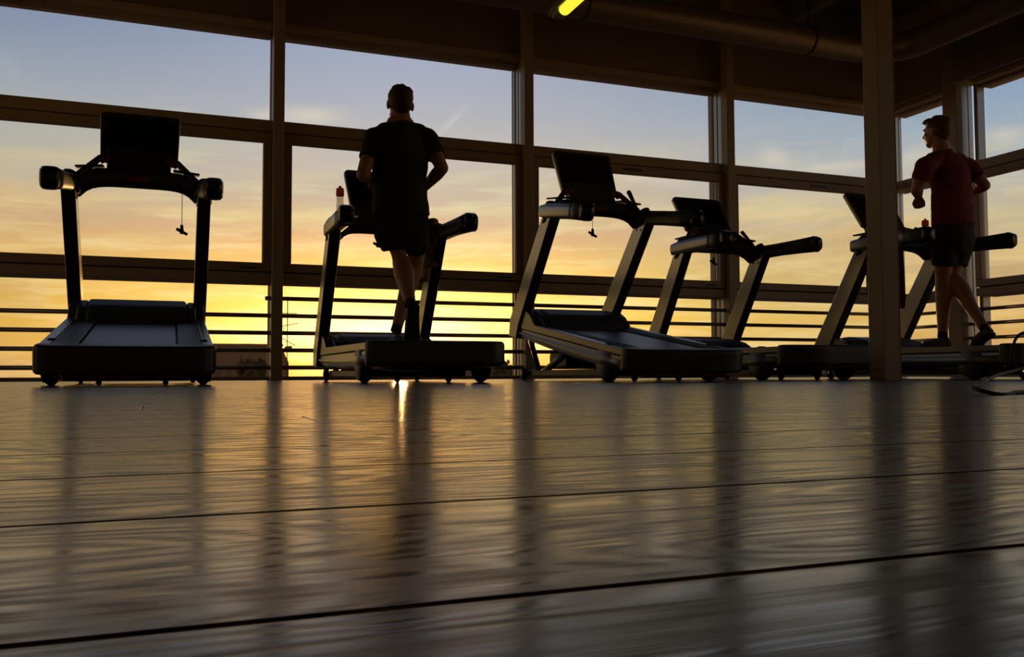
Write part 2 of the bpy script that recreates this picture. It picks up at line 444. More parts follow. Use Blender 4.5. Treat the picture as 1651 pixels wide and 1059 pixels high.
for i in (1, 2):
    window_bay(n, Vector((XI, RY[i]-.36, 0)), Vector((0, -1, 0)), Vector((1, 0, 0)), RY[i]-.36-RY[i+1]); n += 1
# window posts: boxed inner post, aluminium mullion with groove, outer frame
def post(k, x):
    b = BM(); bx(b, x-.052, x+.052, 8.70, 8.83, -.006, CEIL, .005)
    r = tag(obj('trim_%d' % k, b, 'frame'), kind='structure')
    b = BM(); bx(b, x-.04, x+.04, 8.83, 8.91, 0, 3.5, .003); bx(b, x-.034, x+.034, 8.91, 8.925, 0, 3.5); bx(b, x-.042, x+.042, 8.925, 9.0, 0, 3.5, .003)
    obj('mullion', b, 'alu', r)
    b = BM(); bx(b, x-.05, x+.05, 9.0, 9.1, 0, 3.5, .004); obj('outer_mullion', b, 'frame2', r)
for k, x in enumerate(PX[:5]): post(k+1, x)
b = BM(); bx(b, 9.0, 9.05, 9.02, 9.08, 0, 3.5, .004); tag(obj('trim_6', b, 'alu'), kind='structure')
def side_post(k, y1):
    b = BM(); bx(b, 8.70, 8.80, y1-.20, y1, -.006, CEIL, .005)
    r = tag(obj('trim_%d' % k, b, 'frame'), kind='structure')
    b = BM(); bx(b, 8.80, 8.90, y1-.19, y1-.02, 0, 3.5, .003); bx(b, 8.90, 8.91, y1-.18, y1-.03, 0, 3.5); bx(b, 8.91, 8.98, y1-.19, y1-.02, 0, 3.5, .003); obj('mullion', b, 'alu', r)
    b = BM(); bx(b, 8.86, 8.98, y1-.36, y1-.31, 0, 3.5, .004); obj('outer_mullion', b, 'alu', r)
side_post(7, 8.03); side_post(8, 5.42)

# ------------------------------------------------------------------ railings in front of the lower panes
def railing(label, p0, p1, zs, stub=None):
    p0 = Vector(p0); p1 = Vector(p1); d = (p1-p0).normalized()
    r = empty('railing', p0); tag(r, label, 'railing', None)
    for z in zs:
        b = BM(); cyl(b, Vector((0, 0, z)), (p1-p0)+Vector((0, 0, z)), .0205, 12); obj('rail', b, 'rail', r)
        for q in (Vector((0, 0, z)), (p1-p0)+Vector((0, 0, z))):
            pass
    if stub:
        b = BM(); cyl(b, (p1-p0)-d*.05+Vector((0, 0, stub)), (p1-p0)+Vector((0, 0, stub)), .0205, 12); obj('rail_stub', b, 'rail', r)
    return r
names = ['four steel rails in the window bay behind the leftmost treadmill', 'five steel rails in the window bay behind the black-shirted runner',
         'five steel rails behind the raised treadmill with bare console', 'five steel rails in the bay just left of the square pillar']
for i in range(1, 5):
    x0 = PX[i]+.052; x1 = PX[i+1]-.052 if i < 4 else 8.80
    railing(names[i-1], (x0, 8.80, 0), (x1, 8.80, 0), RZ[1:] if i == 1 else RZ, RZ[0] if i == 1 else None)
railing('short steel rails between the room corner and the broad post', (8.82, 8.74, 0), (8.82, 8.03, 0), RZ)
railing('steel rails across the right-hand side window by the picture edge', (8.82, 7.83, 0), (8.82, 5.42, 0), RZ)

# ------------------------------------------------------------------ square pillar
px0, py0, pw = 4.712, 4.905, .147
b = BM(); bx(b, 0, pw, 0, pw, 0, CEIL, .004, 2)
pil = obj('pillar', b, 'pillar'); pil.location = (px0, py0, 0)
tag(pil, 'square brown painted pillar standing in front of the red-shirted runner', 'pillar')
b = BM(); bx(b, pw-.0, pw+.006, -.002, .012, 0, CEIL, .001); obj('edge_strip', b, 'frame', pil)
for yy in (.045, .10):
    b = BM(); disc(b, (-.002, yy, .075), (1, 0, 0), .008, .006, 12, .001); obj('screw', b, 'bolt', pil)

# ------------------------------------------------------------------ air duct along the two window walls
root = empty('air_duct', (0, 7.6, 3.4)); tag(root, 'foil-wrapped round air duct running under the ceiling and around the corner', 'duct')
rD = .15; yD = 7.72
zD = .447*yD + CAMH + rD*math.sqrt(1+.447**2)
xD = 7.62
def ribbed(pts):
    out, rad = [], []
    P = [Vector(p) for p in pts]; acc = 0
    for A, B in zip(P, P[1:]):
        n_ = max(1, int((B-A).length/.035))
        for i in range(n_): out.append(A.lerp(B, i/n_)); rad.append(rD*(1+.018*((len(out) % 2)*2-1)+random.uniform(-.006, .006)))
    out.append(P[-1]); rad.append(rD); return out, rad
off = Vector((0, -7.6, -3.4))
arc = [(xD-.45+.45*math.sin(q), yD-.45+.45*math.cos(q), zD) for q in [i*PI/16 for i in range(9)]]
b = BM(); p_, r_ = ribbed([(XL+.02, yD, zD), (xD-.45, yD, zD)]); loft(b, [p+off for p in p_], r_, 20, cap=False); obj('duct_run', b, 'duct', root)
b = BM(); p_, r_ = ribbed(arc); loft(b, [p+off for p in p_], r_, 20, cap=False); obj('elbow', b, 'duct', root)
b = BM(); p_, r_ = ribbed([(xD, yD-.45, zD), (xD, YB, zD)]); loft(b, [p+off for p in p_], r_, 20, cap=False); obj('duct_run', b, 'duct', root)
for xx in (1.2, 3.75, 6.45):
    b = BM(); cyl(b, Vector((xx, yD, zD))+off, Vector((xx+.03, yD, zD))+off, rD*1.05, 24); obj('clamp', b, 'dark', root)
    b = BM(); bx(b, xx+.005, xx+.025, yD-.01-7.6, yD+.01-7.6, zD-3.4+rD, CEIL-3.4, .002); obj('hanger', b, 'dark', root)

# ------------------------------------------------------------------ hanging strip lamp
pl = at(911, 12, 6.0)
root = empty('strip_lamp', pl); tag(root, 'lit yellow fluorescent strip lamp under the ceiling, above the raised treadmill', 'lamp')
b = BM(); prism(b, [(-.06, 0), (.06, 0), (.035, .07), (-.035, .07)], -1.25, .20, .004, 1, 0, 'y'); obj('lamp_housing', b, 'lampbody', root)
b = BM(); loft(b, [(0, -1.18, -.012), (0, 0, -.012)], [.046, .046], 18); obj('tube', b, 'tube', root)
b = BM(); bx(b, -.05, .05, .02, .14, -.035, .01, .01, 2); obj('end_cap', b, 'lampbody', root)
for yy in (-1.0, .0):
    b = BM(); cyl(b, (0, yy, .07), (0, yy, CEIL-pl.z), .004, 8); obj('hanger_wire', b, 'dark', root)

# ------------------------------------------------------------------ outside
bm = BM(); bx(bm, -900, 1500, 12, 1600, -19, -18)
tag(obj('ground', bm, 'ground'), kind='structure')
bm = BM(); bx(bm, -5, 10.4, 9.14, 10.6, -.35, -.05, .01); bx(bm, -5, 10.4, 10.5, 10.6, -.05, -.0, .01); bx(bm, 9.1, 10.4, -3, 9.14, -.35, -.05)
tag(obj('trim_9', bm, 'terrace'), kind='structure')
def building(label, pxa, pxb, pytop, Y, dep, zb=-18, extras=()):
    A = at(pxa, pytop, Y); Bp = at(pxb, pytop, Y); w = Bp.x-A.x; z = A.z
    r = empty('building', (A.x, Y, zb)); tag(r, label, 'building')
    b = BM(); prism(b, [(0, 0), (w, 0), (w, z-zb-1.0), (w-w*.10, z-zb), (0, z-zb)], 0, dep, .05, 1, 0, 'y'); obj('wall', b, 'roofb', r)
    b = BM(); bx(b, -.1, w*.9+.1, -.1, .3, z-zb-.03, z-zb+.12, .02); obj('parapet', b, 'roofb', r)
    for (qa, qb, qt, dd) in extras:
        a_ = at(qa, qt, Y); b_ = at(qb, qt, Y)
        b = BM(); bx(b, a_.x-A.x, b_.x-A.x, dd, dd+1.5, z-zb-.1, a_.z-zb, .03); obj('chimney', b, 'roofb', r)
    for i in range(6):
        for fl in range(3):
            b = BM(); bx(b, w*(.06+.15*i), w*(.06+.15*i)+w*.07, -.06, .02, z-zb-2.6-fl*2.8, z-zb-1.2-fl*2.8, .02); obj('window', b, 'dark', r)
    return r, A
building('brown flat-roofed house beyond the glass, right of the leftmost treadmill', 338, 466, 557, 55, 14, extras=((394, 414, 553, 1.0), (470, 478, 556, 2.0)))
building('distant low hall on the horizon left of the middle posts', 775, 868, 591, 210, 30)
building('distant long block on the horizon behind the right runner', 1180, 1520, 597, 300, 40)
# television aerial on the roof
ap = at(463, 566, 54); r = empty('roof_aerial', ap); tag(r, 'thin television aerial with cross arms on the roof beyond the glass', 'aerial')
top = at(463, 478, 54).z-ap.z
b = BM(); cyl(b, (0, 0, -1.5), (0, 0, top), .028, 8); obj('mast', b, 'dark', r)
for py, hw, tilt in ((505, .55, 0), (524, .62, .12), (550, .45, -.25)):
    z = at(463, py, 54).z-ap.z
    b = BM(); cyl(b, (-hw, 0, z-tilt), (hw, 0, z+tilt), .022, 8)
    for k in range(5):
        u = -1+k*.5; cyl(b, (hw*u, -.25, z+tilt*u), (hw*u, .25, z+tilt*u), .012, 6)
    obj('cross_arm', b, 'dark', r)
b = BM(); cyl(b, (-.2, 0, at(463, 537, 54).z-ap.z), (0, 0, at(463, 537, 54).z-ap.z), .02, 6); cyl(b, (-.2, 0, at(463, 537, 54).z-ap.z), (-.2, 0, at(463, 526, 54).z-ap.z), .02, 6); obj('dipole', b, 'dark', r)
def tree(label, pxc, pytop, Y, w):
    p = at(pxc, pytop, Y); r = empty('tree', (p.x, Y, -18)); tag(r, label, 'tree')
    h = p.z+18
    b = BM(); loft(b, [(0, 0, 0), (.1, 0, h*.5), (0, 0, h*.9)], [.3, .2, .08], 8); obj('trunk', b, 'tree', r)
    b = BM(); rr = random.Random(pxc)
    for k in range(260):
        q = rr.uniform(0, 2*PI); s = rr.random()**.5*w; zz = h-rr.random()**1.6*h*.35; s *= min(1, .35+(h-zz)/(h*.2))
        c = Vector((s*math.cos(q), s*math.sin(q), zz)); d = Euler((rr.uniform(0, 6), rr.uniform(0, 6), 0)).to_matrix(); L_ = .28+.2*rr.random()
        vs = [b.verts.new(c+d @ Vector(v)*L_) for v in ((-1, 0, 0), (0, .4, 0), (1, 0, .2), (0, -.4, 0))]; b.faces.new(vs)
    obj('foliage', b, 'tree', r, recalc=False)
tree('small dark tree top beyond the glass beside the leftmost post', 408, 588, 40, 1.6)
tree('dark tree top on the horizon beside the middle post', 812, 583, 120, 2.2)

# ------------------------------------------------------------------ treadmill
def make_treadmill(pitch):
    root = empty('treadmill')
    pv = Vector((0, .35, .13))
    X = Matrix.Translation(pv) @ Matrix.Rotation(pitch, 4, 'X') @ Matrix.Translation(-pv)
    def part(name, b, mats, par=root):
        if name in ('side_panel', 'lower_panel', 'foot_rail', 'running_belt', 'deck', 'rear_cap', 'rear_bumper', 'motor_hood', 'hood_shoulder', 'trim_line'):
            for v in b.verts: v.co.x *= .945
        return obj(name, b, mats, par, X)
    for s in (-1, 1):                                   # silver side panels
        b = BM(); x0, x1 = sorted((s*.405, s*.462))
        prism(b, [(.10, .205), (1.42, .205), (2.06, .20), (2.08, .26), (2.0, .335), (1.90, .365), (1.80, .368), (1.68, .33), (1.58, .262), (.10, .250)], x0, x1, .006, 2)
        sp_ = part('side_panel', b, 'silver')
        b = BM()
        for_y = [(.08, .095), (.4, .085), (.9, .095), (1.4, .11), (1.8, .125), (2.08, .15)]
        rings = []
        for (yy, zl) in for_y:
            zu = .198; sec = [(.36, zl), (.44, zl), (.468, zl+.03), (.472, (zl+zu)/2+.01), (.458, zu-.02), (.455, zu), (.36, zu)]
            rings.append([b.verts.new((s*x_, yy, z_)) for x_, z_ in sec])
        for A, B_ in zip(rings, rings[1:]):
            for i in range(7): f = b.faces.new((A[i], A[(i+1) % 7], B_[(i+1) % 7], B_[i])); f.smooth = i in (1, 2, 3)
        b.faces.new(rings[0]); b.faces.new(rings[-1][::-1])
        part('lower_panel', b, 'silver')
        b = BM(); x0, x1 = sorted((s*.268, s*.404)); bx(b, x0, x1, .09, 1.50, .225, .250, .003)
        for k in range(6):
            xx = s*(.285+.021*k); bx(b, xx-.004, xx+.004, .11, 1.48, .249, .254, .0015)
        part('foot_rail', b, 'dark')
    b = BM(); bx(b, -.262, .262, .06, 1.52, .205, .243, .012, 3); part('running_belt', b, 'belt')
    b = BM(); bx(b, -.40, .40, .12, 1.95, .12, .204, .01); part('deck', b, 'black')
    # rear end cap, bowed in plan
    b = BM(); prof = []
    N = 14
    for i in range(N+1):
        u = -1+2*i/N; prof.append((u*.462, -.035*math.sqrt(max(0, 1-abs(u)**6))+.015*abs(u)**6))
    prof += [(.475, .04), (.470, .11), (-.470, .11), (-.475, .04)]
    prism(b, prof, .105, .262, .024, 4, 0, 'z')
    rc = part('rear_cap', b, 'black')
    b = BM(); bx(b, -.36, .30, -.034, .0, .098, .103, .001); part('trim_line', b, 'red', rc)  # red reflection along the lower rear edge, put in as a coloured strip
    b = BM(); bx(b, -.33, .33, .0, .30, .075, .13, .02, 2); part('rear_bumper', b, 'black')
    for s in (-1, 1):                                   # big round rear feet
        w = empty('rear_foot', pv + Vector((s*.392, 0, 0))); w.parent = root
        b = BM(); disc(b, (0, 0, 0), (1, 0, 0), .13, .075, 36, .022)
        tyre = obj('wheel', b, 'rubber', w)
        b = BM(); disc(b, (s*.036, 0, 0), (1, 0, 0), .116, .016, 36, .006); obj('hub_cover', b, 'hub', w)
    # motor hood
    b = BM(); hp = [(1.46, .225), (1.50, .30), (1.60, .350), (1.76, .378), (1.92, .368), (2.06, .31), (2.10, .20), (2.06, .12), (1.50, .12)]
    prism(b, hp, -.337, .337, .022, 4); hood = part('motor_hood', b, 'hood')
    for s in (-1, 1):
        b = BM(); x0, x1 = sorted((s*.338, s*.404)); prism(b, [(y_+.006, z_-.010) for y_, z_ in hp], x0, x1, .025, 3); part('hood_shoulder', b, 'dark', hood)
    # uprights
    for s in (-1, 1):
        b = BM(); x0, x1 = sorted((s*.370, s*.456))
        prism(b, [(1.92, .115), (2.09, .115), (2.085, .26), (1.495, 1.13), (1.315, 1.13), (1.89, .22)], x0, x1, .008, 2, 1, 'x', 0)
        up = part('upright', b, ['upr', 'black'])
        for dy_ in (-.035, .035):
            b = BM(); disc(b, (s*.370, 1.43+dy_, 1.06), (1, 0, 0), .008, .008, 12, .001); part('bolt', b, 'bolt', up)
    # handlebars
    for s in (-1, 1):
        b = BM(); pts = [(s*.415, 1.52, 1.160), (s*.415, 1.40, 1.158), (s*.422, 1.15, 1.152), (s*.436, .88, 1.146), (s*.446, .71, 1.142)]
        loft(b, pts, [(.040, .050), (.047, .056), (.046, .055), (.050, .060), (.055, .066)], 20, cap=False, power=4.2)
        hb = part('handlebar', b, 'dark')
        b = BM(); loft(b, [(s*.446, .714, 1.142), (s*.449, .675, 1.141)], [(.057, .068), (.042, .050)], 20, cap=False, power=4.2); part('grip_cap', b, 'blackg', hb)
        b = BM()
        loft(b, [(s*.437, 1.535, 1.160), (s*.440, 1.40, 1.161), (s*.446, 1.15, 1.156), (s*.458, .93, 1.150)], [(.030, .050), (.036, .058), (.034, .056), (.031, .054)], 20, power=4)
        part('handlebar_cover', b, 'silver', hb)
        b = BM(); loft(b, [(s*.405, 1.42, 1.09), (s*.41, 1.44, 1.15), (s*.40, 1.47, 1.20)], [(.055, .085), (.055, .09), (.045, .08)], 16, cap=False, power=3); part('elbow_cover', b, 'dark', hb)
    # arched console bar
    b = BM(); pts, rd = [], []
    for i in range(17):
        u = -1+i/8; pts.append((u*.405, 1.50+.05*(1-u*u), 1.212-.085*abs(u)**5)); rd.append((.085-.02*abs(u), .062+.012*abs(u)**4))
    loft(b, pts, rd, 18, cap=False, power=2.8); cb = part('console_bar', b, 'dark')
    b = BM(); bx(b, -.07, .07, 1.452, 1.462, 1.19, 1.225, .004, 2); part('stop_button', b, 'red', cb)
    for s in (-1, 1):
        b = BM(); bx(b, s*.30-.085, s*.30+.085, 1.44, 1.60, 1.268, 1.282, .005, 2, rot=Matrix.Rotation(s*.10, 3, 'Y')); part('tray', b, 'dark', cb)
        b = BM(); loft(b, [(s*.20, 1.60, 1.36), (s*.24, 1.56, 1.34), (s*.36, 1.46, 1.215)], [.019, .021, .024], 12); part('bracket', b, 'dark', cb)
        b = BM(); bx(b, s*.205-.04, s*.205+.04, 1.545, 1.575, 1.315, 1.345, .008, 2, rot=Matrix.Rotation(s*.5, 3, 'Y')); part('bracket_clip', b, 'red', cb)  # reddish highlight on the bracket, put in as a small red block
    b = BM(); prism(b, [(1.50, 1.24), (1.62, 1.24), (1.70, 1.42), (1.62, 1.42)], -.20, .20, .012, 2); part('neck', b, 'black', cb)
    b = BM(); loft(b, [(.33, 1.42, 1.22), (.345, 1.52, 1.30), (.35, 1.60, 1.365)], [.018, .016, .020], 12); part('lever', b, 'dark', cb)
    # tilted screen with rounded corners
    b = BM(); w, h, th = .256, .205, .045; rc_ = .035; prof = []
    for cx_, cz_, q0 in ((w-rc_, h-rc_, 0), (-w+rc_, h-rc_, PI/2), (-w+rc_+.014, -h+rc_, PI), (w-rc_-.014, -h+rc_, 1.5*PI)):
        for k in range(6): q = q0+k*PI/10; prof.append((cx_+rc_*math.cos(q), cz_+rc_*math.sin(q)))
    prism(b, prof, 0, th, .006, 2, 0, 'y')
    Sx = X @ Matrix.Translation((0, 1.70+(0 if pitch else .02), 1.495+(.01 if pitch else .045))) @ Matrix.Rotation(-math.radians(33), 4, 'X')
    sc = obj('screen', b, 'black', root, Sx)
    b = BM(); prism(b, [(u_*1.012, v_*1.012) for u_, v_ in prof], .012, th-.004, .004, 2, 0, 'y'); obj('bezel', b, 'upr', sc, Sx)
    b = BM(); bx(b, -.222, .222, -.003, .002, -.125, .165, .002); obj('display_glass', b, 'blackg', sc, Sx)
    b = BM(); bx(b, -.17, .17, -.006, .002, -.168, -.142, .003); obj('key_strip', b, 'dark', sc, Sx)
    b = BM(); bx(b, -.18, .18, th-.005, th+.035, -.13, .12, .02, 2); obj('rear_housing', b, 'black', sc, Sx)
    # safety key on its cord
    kp = X @ Vector(((.275 if pitch else -.06), 1.47, 1.12 if pitch else 1.15)); kl = .20 if pitch else .05
    ky = empty('safety_key', kp); ky.parent = root
    b = BM(); cyl(b, (0, 0, .04), (0, 0, -kl), .0022, 6); obj('cord', b, 'dark', ky)
    b = BM(); q = Vector((0, 0, -kl-.008))
    loft(b, [q, q-Vector((0, 0, .045))], [.010, .014], 10); loft(b, [q+Vector((-.028, 0, -.025)), q+Vector((.030, 0, -.055))], [.011, .010], 8); obj('clip', b, 'dark', ky)
    # floor frame with front castors
    b = BM()
    for s in (-1, 1): bx(b, s*.33-.025, s*.33+.025, .55, 1.90, .035, .085, .006)
    bx(b, -.33, .33, 1.62, 1.68, .04, .085, .006); bx(b, -.33, .33, .60, .66, .04, .08, .006)
    bf = obj('base_frame', b, 'black', root)
    for s in (-1, 1):
        b = BM(); top_ = X @ Vector((s*.30, 2.00, .13)); loft(b, [(s*.33, 1.70, .07), top_], [.022, .022], 10, cap=False); obj('lift_arm', b, 'dark', bf)
        b = BM(); top_ = X @ Vector((s*.26, 1.20, .13)); loft(b, [(s*.28, 1.72, .07), top_], [(.02, .03)]*2, 10, cap=False); obj('lift_brace', b, 'black', bf)
        b = BM(); disc(b, (s*.375, 1.92, .052), (1, 0, 0), .052, .035, 24, .008); wh = obj('castor', b, 'rubber', bf)
        b = BM(); disc(b, (s*.394, 1.92, .052), (1, 0, 0), .022, .01, 14, .002); obj('castor_hub', b, 'upr', wh)
    b = BM(); bx(b, -.20, .20, 1.50, 1.88, .065+(0 if pitch == 0 else .08), .12, .015, 2) if pitch == 0 else bx(b, -.20, .20, 1.45, 1.80, .10, .22, .015, 2)
    obj('lift_motor', b, 'black', bf)
    for xx in (-.16, .19):
        b = BM(); disc(b, (xx, .42, .028), (1, 0, 0), .028, .03, 16, .006); obj('small_roller', b, 'rubber', bf)
    return root
raised = make_treadmill(math.radians(8.5)); flat = make_treadmill(0)
MILLS = [(raised, 'raised silver and black treadmill standing alone at the far left', -.20, 5.10, 1), (flat, 'level treadmill under the runner in the black shirt', 1.565, 5.30, 1),
         (None, 'raised empty treadmill just right of the middle window post', 3.16, 5.0, 0), (None, 'level empty treadmill between the raised one and the pillar', 4.65, 5.34, 0), (None, 'treadmill under the red-shirted runner behind the pillar', 6.03, 4.62, 0)]
mills = []
for i, (o, lb, x, y, first) in enumerate(MILLS):
    t = o if first else copy_tree(raised if i == 2 else flat)
    t.location = (x, y, 0); tag(t, lb, 'treadmill', 'treadmills in a row facing the windows'); mills.append(t)
for ch in mills[2].children:
    if ch.name.startswith('safety_key'): ch.location.x = -.03; ch.location.z += .13
for ch in mills[0].children_recursive:
    if ch.name.split('.')[0] == 'lever': bpy.data.objects.remove(ch); break

# ------------------------------------------------------------------ people
def sphere_chain(b, pts, rads, n=18): loft(b, pts, rads, n)
def hand(b, wrist, d, palm_n, side):
    """palm + five curled fingers; d = forearm direction, palm_n = palm normal, side = +1/-1 thumb side"""
    d = d.normalized(); pn = (palm_n-d*palm_n.dot(d)).normalized(); sv = d.cross(pn)*side
    loft(b, [wrist-d*.01, wrist+d*.035, wrist+d*.085], [(.026, .020), (.036, .017), (.040, .015)], 14, ref=pn)
    for k, ln in enumerate((.072, .080, .074, .058)):
        base = wrist+d*.082+sv*(.030-.020*k); p1 = base+d*ln*.28+pn*.012; p2 = p1+pn*ln*.30-d*.004; p3 = p2-d*ln*.42-pn*.006
        loft(b, [base-d*.02, p1, p2, p3], [.0118, .0112, .0105, .0095], 10)
    tb = wrist+d*.03+sv*.030; t1 = tb+d*.03+sv*.018+pn*.012; t2 = t1+d*.026-sv*.008+pn*.022
    loft(b, [wrist+d*.015+sv*.015, tb, t1, t2], [.015, .0145, .0125, .0105], 10)
HK = 1.07
def eK(b, c, r, rot=None, n=20): ell(b, c, tuple(v*HK for v in r), rot, n)
def head_mesh(b, c, yaw, pitch=0):
    """head of height ~.23 centred on c, face along +Y before yaw"""
    Rm = (Matrix.Rotation(yaw, 3, 'Z') @ Matrix.Rotation(pitch, 3, 'X'))
    P = lambda x, y, z: Vector(c)+Rm @ (Vector((x, y, z))*HK)
    eK(b, P(0, -.012, .026), (.079, .096, .088), Rm, 24)
    eK(b, P(0, .025, -.030), (.060, .066, .078), Rm, 20)
    eK(b, P(0, .050, -.085), (.034, .034, .026), Rm, 14)               # chin
    for s in (-1, 1):
        eK(b, P(s*.040, .020, -.058), (.024, .045, .030), Rm, 14)      # jaw
        eK(b, P(s*.034, .066, -.012), (.022, .016, .016), Rm, 12)      # cheek
        eK(b, P(s*.030, .078, .030), (.024, .012, .008), Rm, 12)       # brow
        eK(b, P(s*.080, -.006, -.004), (.010, .020, .032), Rm @ Matrix.Rotation(s*.25, 3, 'Z'), 14)   # ear
    loft(b, [P(0, .078, .020), P(0, .094, -.006), P(0, .100, -.020)], [.008, .011, .014], 10)
    eK(b, P(0, .084, -.050), (.024, .010, .006), Rm, 12); eK(b, P(0, .082, -.060), (.020, .010, .007), Rm, 12)
    return P, Rm
def shoe(par, heel, toe, up, mat, name='shoe', anklew=.036):
    """heel, toe = ends of the sole; up = away from sole"""
    heel = Vector(heel); toe = Vector(toe); d = (toe-heel).normalized(); L_ = (toe-heel).length; up = Vector(up); up = (up-d*up.dot(d)).normalized()
    b = BM()
    pts = [heel+d*.03+up*.040, heel+d*L_*.3+up*.045, heel+d*L_*.55+up*.040, heel+d*L_*.8+up*.030, toe-d*.035+up*.026]
    loft(b, pts, [(.038, .036), (.041, .038), (.046, .035), (.050, .027), (.040, .021)], 16, ref=up)
    loft(b, [heel+d*.055+up*.05, heel+d*.05+up*.085], [(.034, .042), (.033, .040)], 16, ref=d, cap=False)
    o = obj(name, b, mat, par); remesh(o, .006, 4)
    b = BM(); n_ = 10; sv = d.cross(up); prof = []
    ws = [(0, .022), (.03, .038), (.3, .040), (.55, .046), (.8, .054), (.95, .036), (1, .014)]
    lo = [heel+d*L_*t+sv*w for t, w in ws]+[heel+d*L_*t-sv*w for t, w in ws[::-1]]
    A = [b.verts.new(p) for p in lo]; B_ = [b.verts.new(p+up*.024) for p in lo]
    b.faces.new(A); b.faces.new(B_[::-1])
    for i in range(len(lo)): b.faces.new((A[i], A[(i+1) % len(lo)], B_[(i+1) % len(lo)], B_[i]))
    bmesh.ops.recalc_face_normals(b, faces=b.faces); bmesh.ops.bevel(b, geom=list(b.edges), offset=.004, segments=2, affect='EDGES')
    obj('sole', b, 'sole', o)
    b = BM()
    for k in range(4):
        q = heel+d*L_*(.50+.09*k)+up*(.074-.009*k); loft(b, [q-sv*.022, q+up*.004, q+sv*.022], [.0035]*3, 6)
    obj('lace', b, 'shoe', o)
    return o

def person(label, base, J, head_c, yaw, shirt, hairmat, shoes, long_fringe=False, head_pitch=0, wide=1.0, hemk={}):
    root = empty('person', base); tag(root, label, 'person')
    inv = -Vector(base)
    j = {k: Vector(v)+inv for k, v in J.items()}; hc = Vector(head_c)+inv
    # ---- continuous body
    b = BM()
    nb = j['neck']; pel = j['pelvis']; ch = j['chest']; wa = j['waist']
    loft(b, [pel+Vector((0, 0, -.06)), pel, wa, ch, j['collar']], [(.14, .09), (.150, .10), (.140*wide, .095), (.175*wide, .115), (.10, .075)], 24, ref=Vector((0, 1, 0)))
    for s in 'LR':
        loft(b, [j['collar']+Vector((0, 0, -.03)), j['sh'+s]], [.055, .058], 16)
        loft(b, [j['sh'+s], j['sh'+s].lerp(j['el'+s], .4), j['el'+s]], [.060, .056, .043], 18)
        fa = j['wr'+s]-j['el'+s]
        loft(b, [j['el'+s], j['el'+s]+fa*.28, j['wr'+s]], [.044, .047, .029], 18)
        hand(b, j['wr'+s], fa, Vector((0, 0, 1)).cross(fa)*(-1 if s == 'L' else 1)*.7+Vector((0, 0, -.6)) if True else None, 1 if s == 'L' else -1)
        loft(b, [pel+Vector(((-.085 if s == 'L' else .085), 0, -.03)), j['hip'+s].lerp(j['kn'+s], .35), j['kn'+s]], [.092, .084, .062], 20)
        sh = j['an'+s]-j['kn'+s]; back = Vector((0, -.012, 0))
        loft(b, [j['kn'+s], j['kn'+s]+sh*.27+back, j['kn'+s]+sh*.62, j['an'+s]], [.062, .071, .052, .038], 20)
        loft(b, [j['an'+s], j['he'+s].lerp(j['to'+s], .35)+j['up'+s]*.045-inv*0], [.034, .034], 12) if False else None
    loft(b, [j['collar']+Vector((0, 0, -.02)), nb, hc+Vector((0, -.01, -.05))], [.080, .070, .064], 18)
    P, Rm = head_mesh(b, hc, yaw, head_pitch)
    body = remesh(obj('body', b, 'skin', root), .0055, 3)
    # ---- hair, cut short, leaving the face and ears free
    b = BM(); eK(b, P(0, -.020, .046), (.083, .096, .082), Rm, 26); eK(b, P(0, -.042, -.004), (.073, .073, .064), Rm, 20)
    eK(b, P(.0, .045, .092), (.060, .045, .030), Rm, 16); eK(b, P(0, -.055, -.030), (.056, .045, .050), Rm, 16)
    rr = random.Random(4)
    for k in range(46):
        q = rr.uniform(0, 2*PI); t = rr.uniform(.15, 1.25); v = Vector((math.sin(t)*math.cos(q)*.078, math.sin(t)*math.sin(q)*.09-.015, .048+math.cos(t)*.074))
        if v.z < .02 and v.y > .02: continue
        eK(b, P(*v), (.016, .016, .014), None, 8)
    if long_fringe:
        loft(b, [P(-.03, .045, .09), P(-.035, .072, .090), P(-.03, .092, .088)], [.032, .022, .009], 10); loft(b, [P(.02, .045, .09), P(.01, .070, .088), P(.005, .084, .092)], [.030, .022, .010], 10)
    remesh(obj('hair', b, hairmat, root), .006, 3)
    for s in (-1, 1):
        b = BM(); eK(b, P(s*.031, .071, .012), (.012, .008, .009), Rm, 12); obj('eye', b, 'lampbody', root)
    # ---- shirt
    b = BM(); hem = pel+Vector((0, 0, .035))
    loft(b, [hem, wa+Vector((0, .0, -.05)), wa+Vector((0, 0, .10)), ch, j['collar']+Vector((0, 0, -.045)), j['collar']+Vector((0, 0, .022))], [(.196*wide, .145), (.184*wide, .135), (.180*wide, .128), (.190*wide, .135), (.135, .100), (.076, .072)], 26, ref=Vector((0, 1, 0)), cap=False)
    for s in 'LR':
        loft(b, [j['collar']+Vector((0, -.01, -.03)), j['collar'].lerp(j['sh'+s], .62)+Vector((0, -.01, .012))], [.062, .060], 16)
        e_ = j['sh'+s].lerp(j['el'+s], .60)
        loft(b, [j['collar'].lerp(j['sh'+s], .25)+Vector((0, 0, -.03)), j['sh'+s]], [.066, .076], 18)
        loft(b, [j['sh'+s], e_], [.077, .068], 18, cap=False)
    o = remesh(obj('shirt', b, shirt, root), .009, 7)
    tx = bpy.data.textures.new('folds', 'CLOUDS'); tx.noise_scale = .11
    dm = o.modifiers.new('d', 'DISPLACE'); dm.texture = tx; dm.strength = .020; dm.mid_level = .5
    # ---- shorts
    b = BM()
    loft(b, [pel+Vector((0, 0, -.09)), pel+Vector((0, 0, .09))], [(.185, .140), (.180, .130)], 24, ref=Vector((0, 1, 0)))
    for s in 'LR':
        h0 = pel+Vector(((-.085 if s == 'L' else .085), 0, -.04)); k_ = h0.lerp(j['kn'+s], hemk.get(s, .72))
        loft(b, [h0, h0.lerp(k_, .5), k_], [.112, .106, .096], 20, cap=False)
    o = remesh(obj('shorts', b, 'shorts', root), .009, 5)
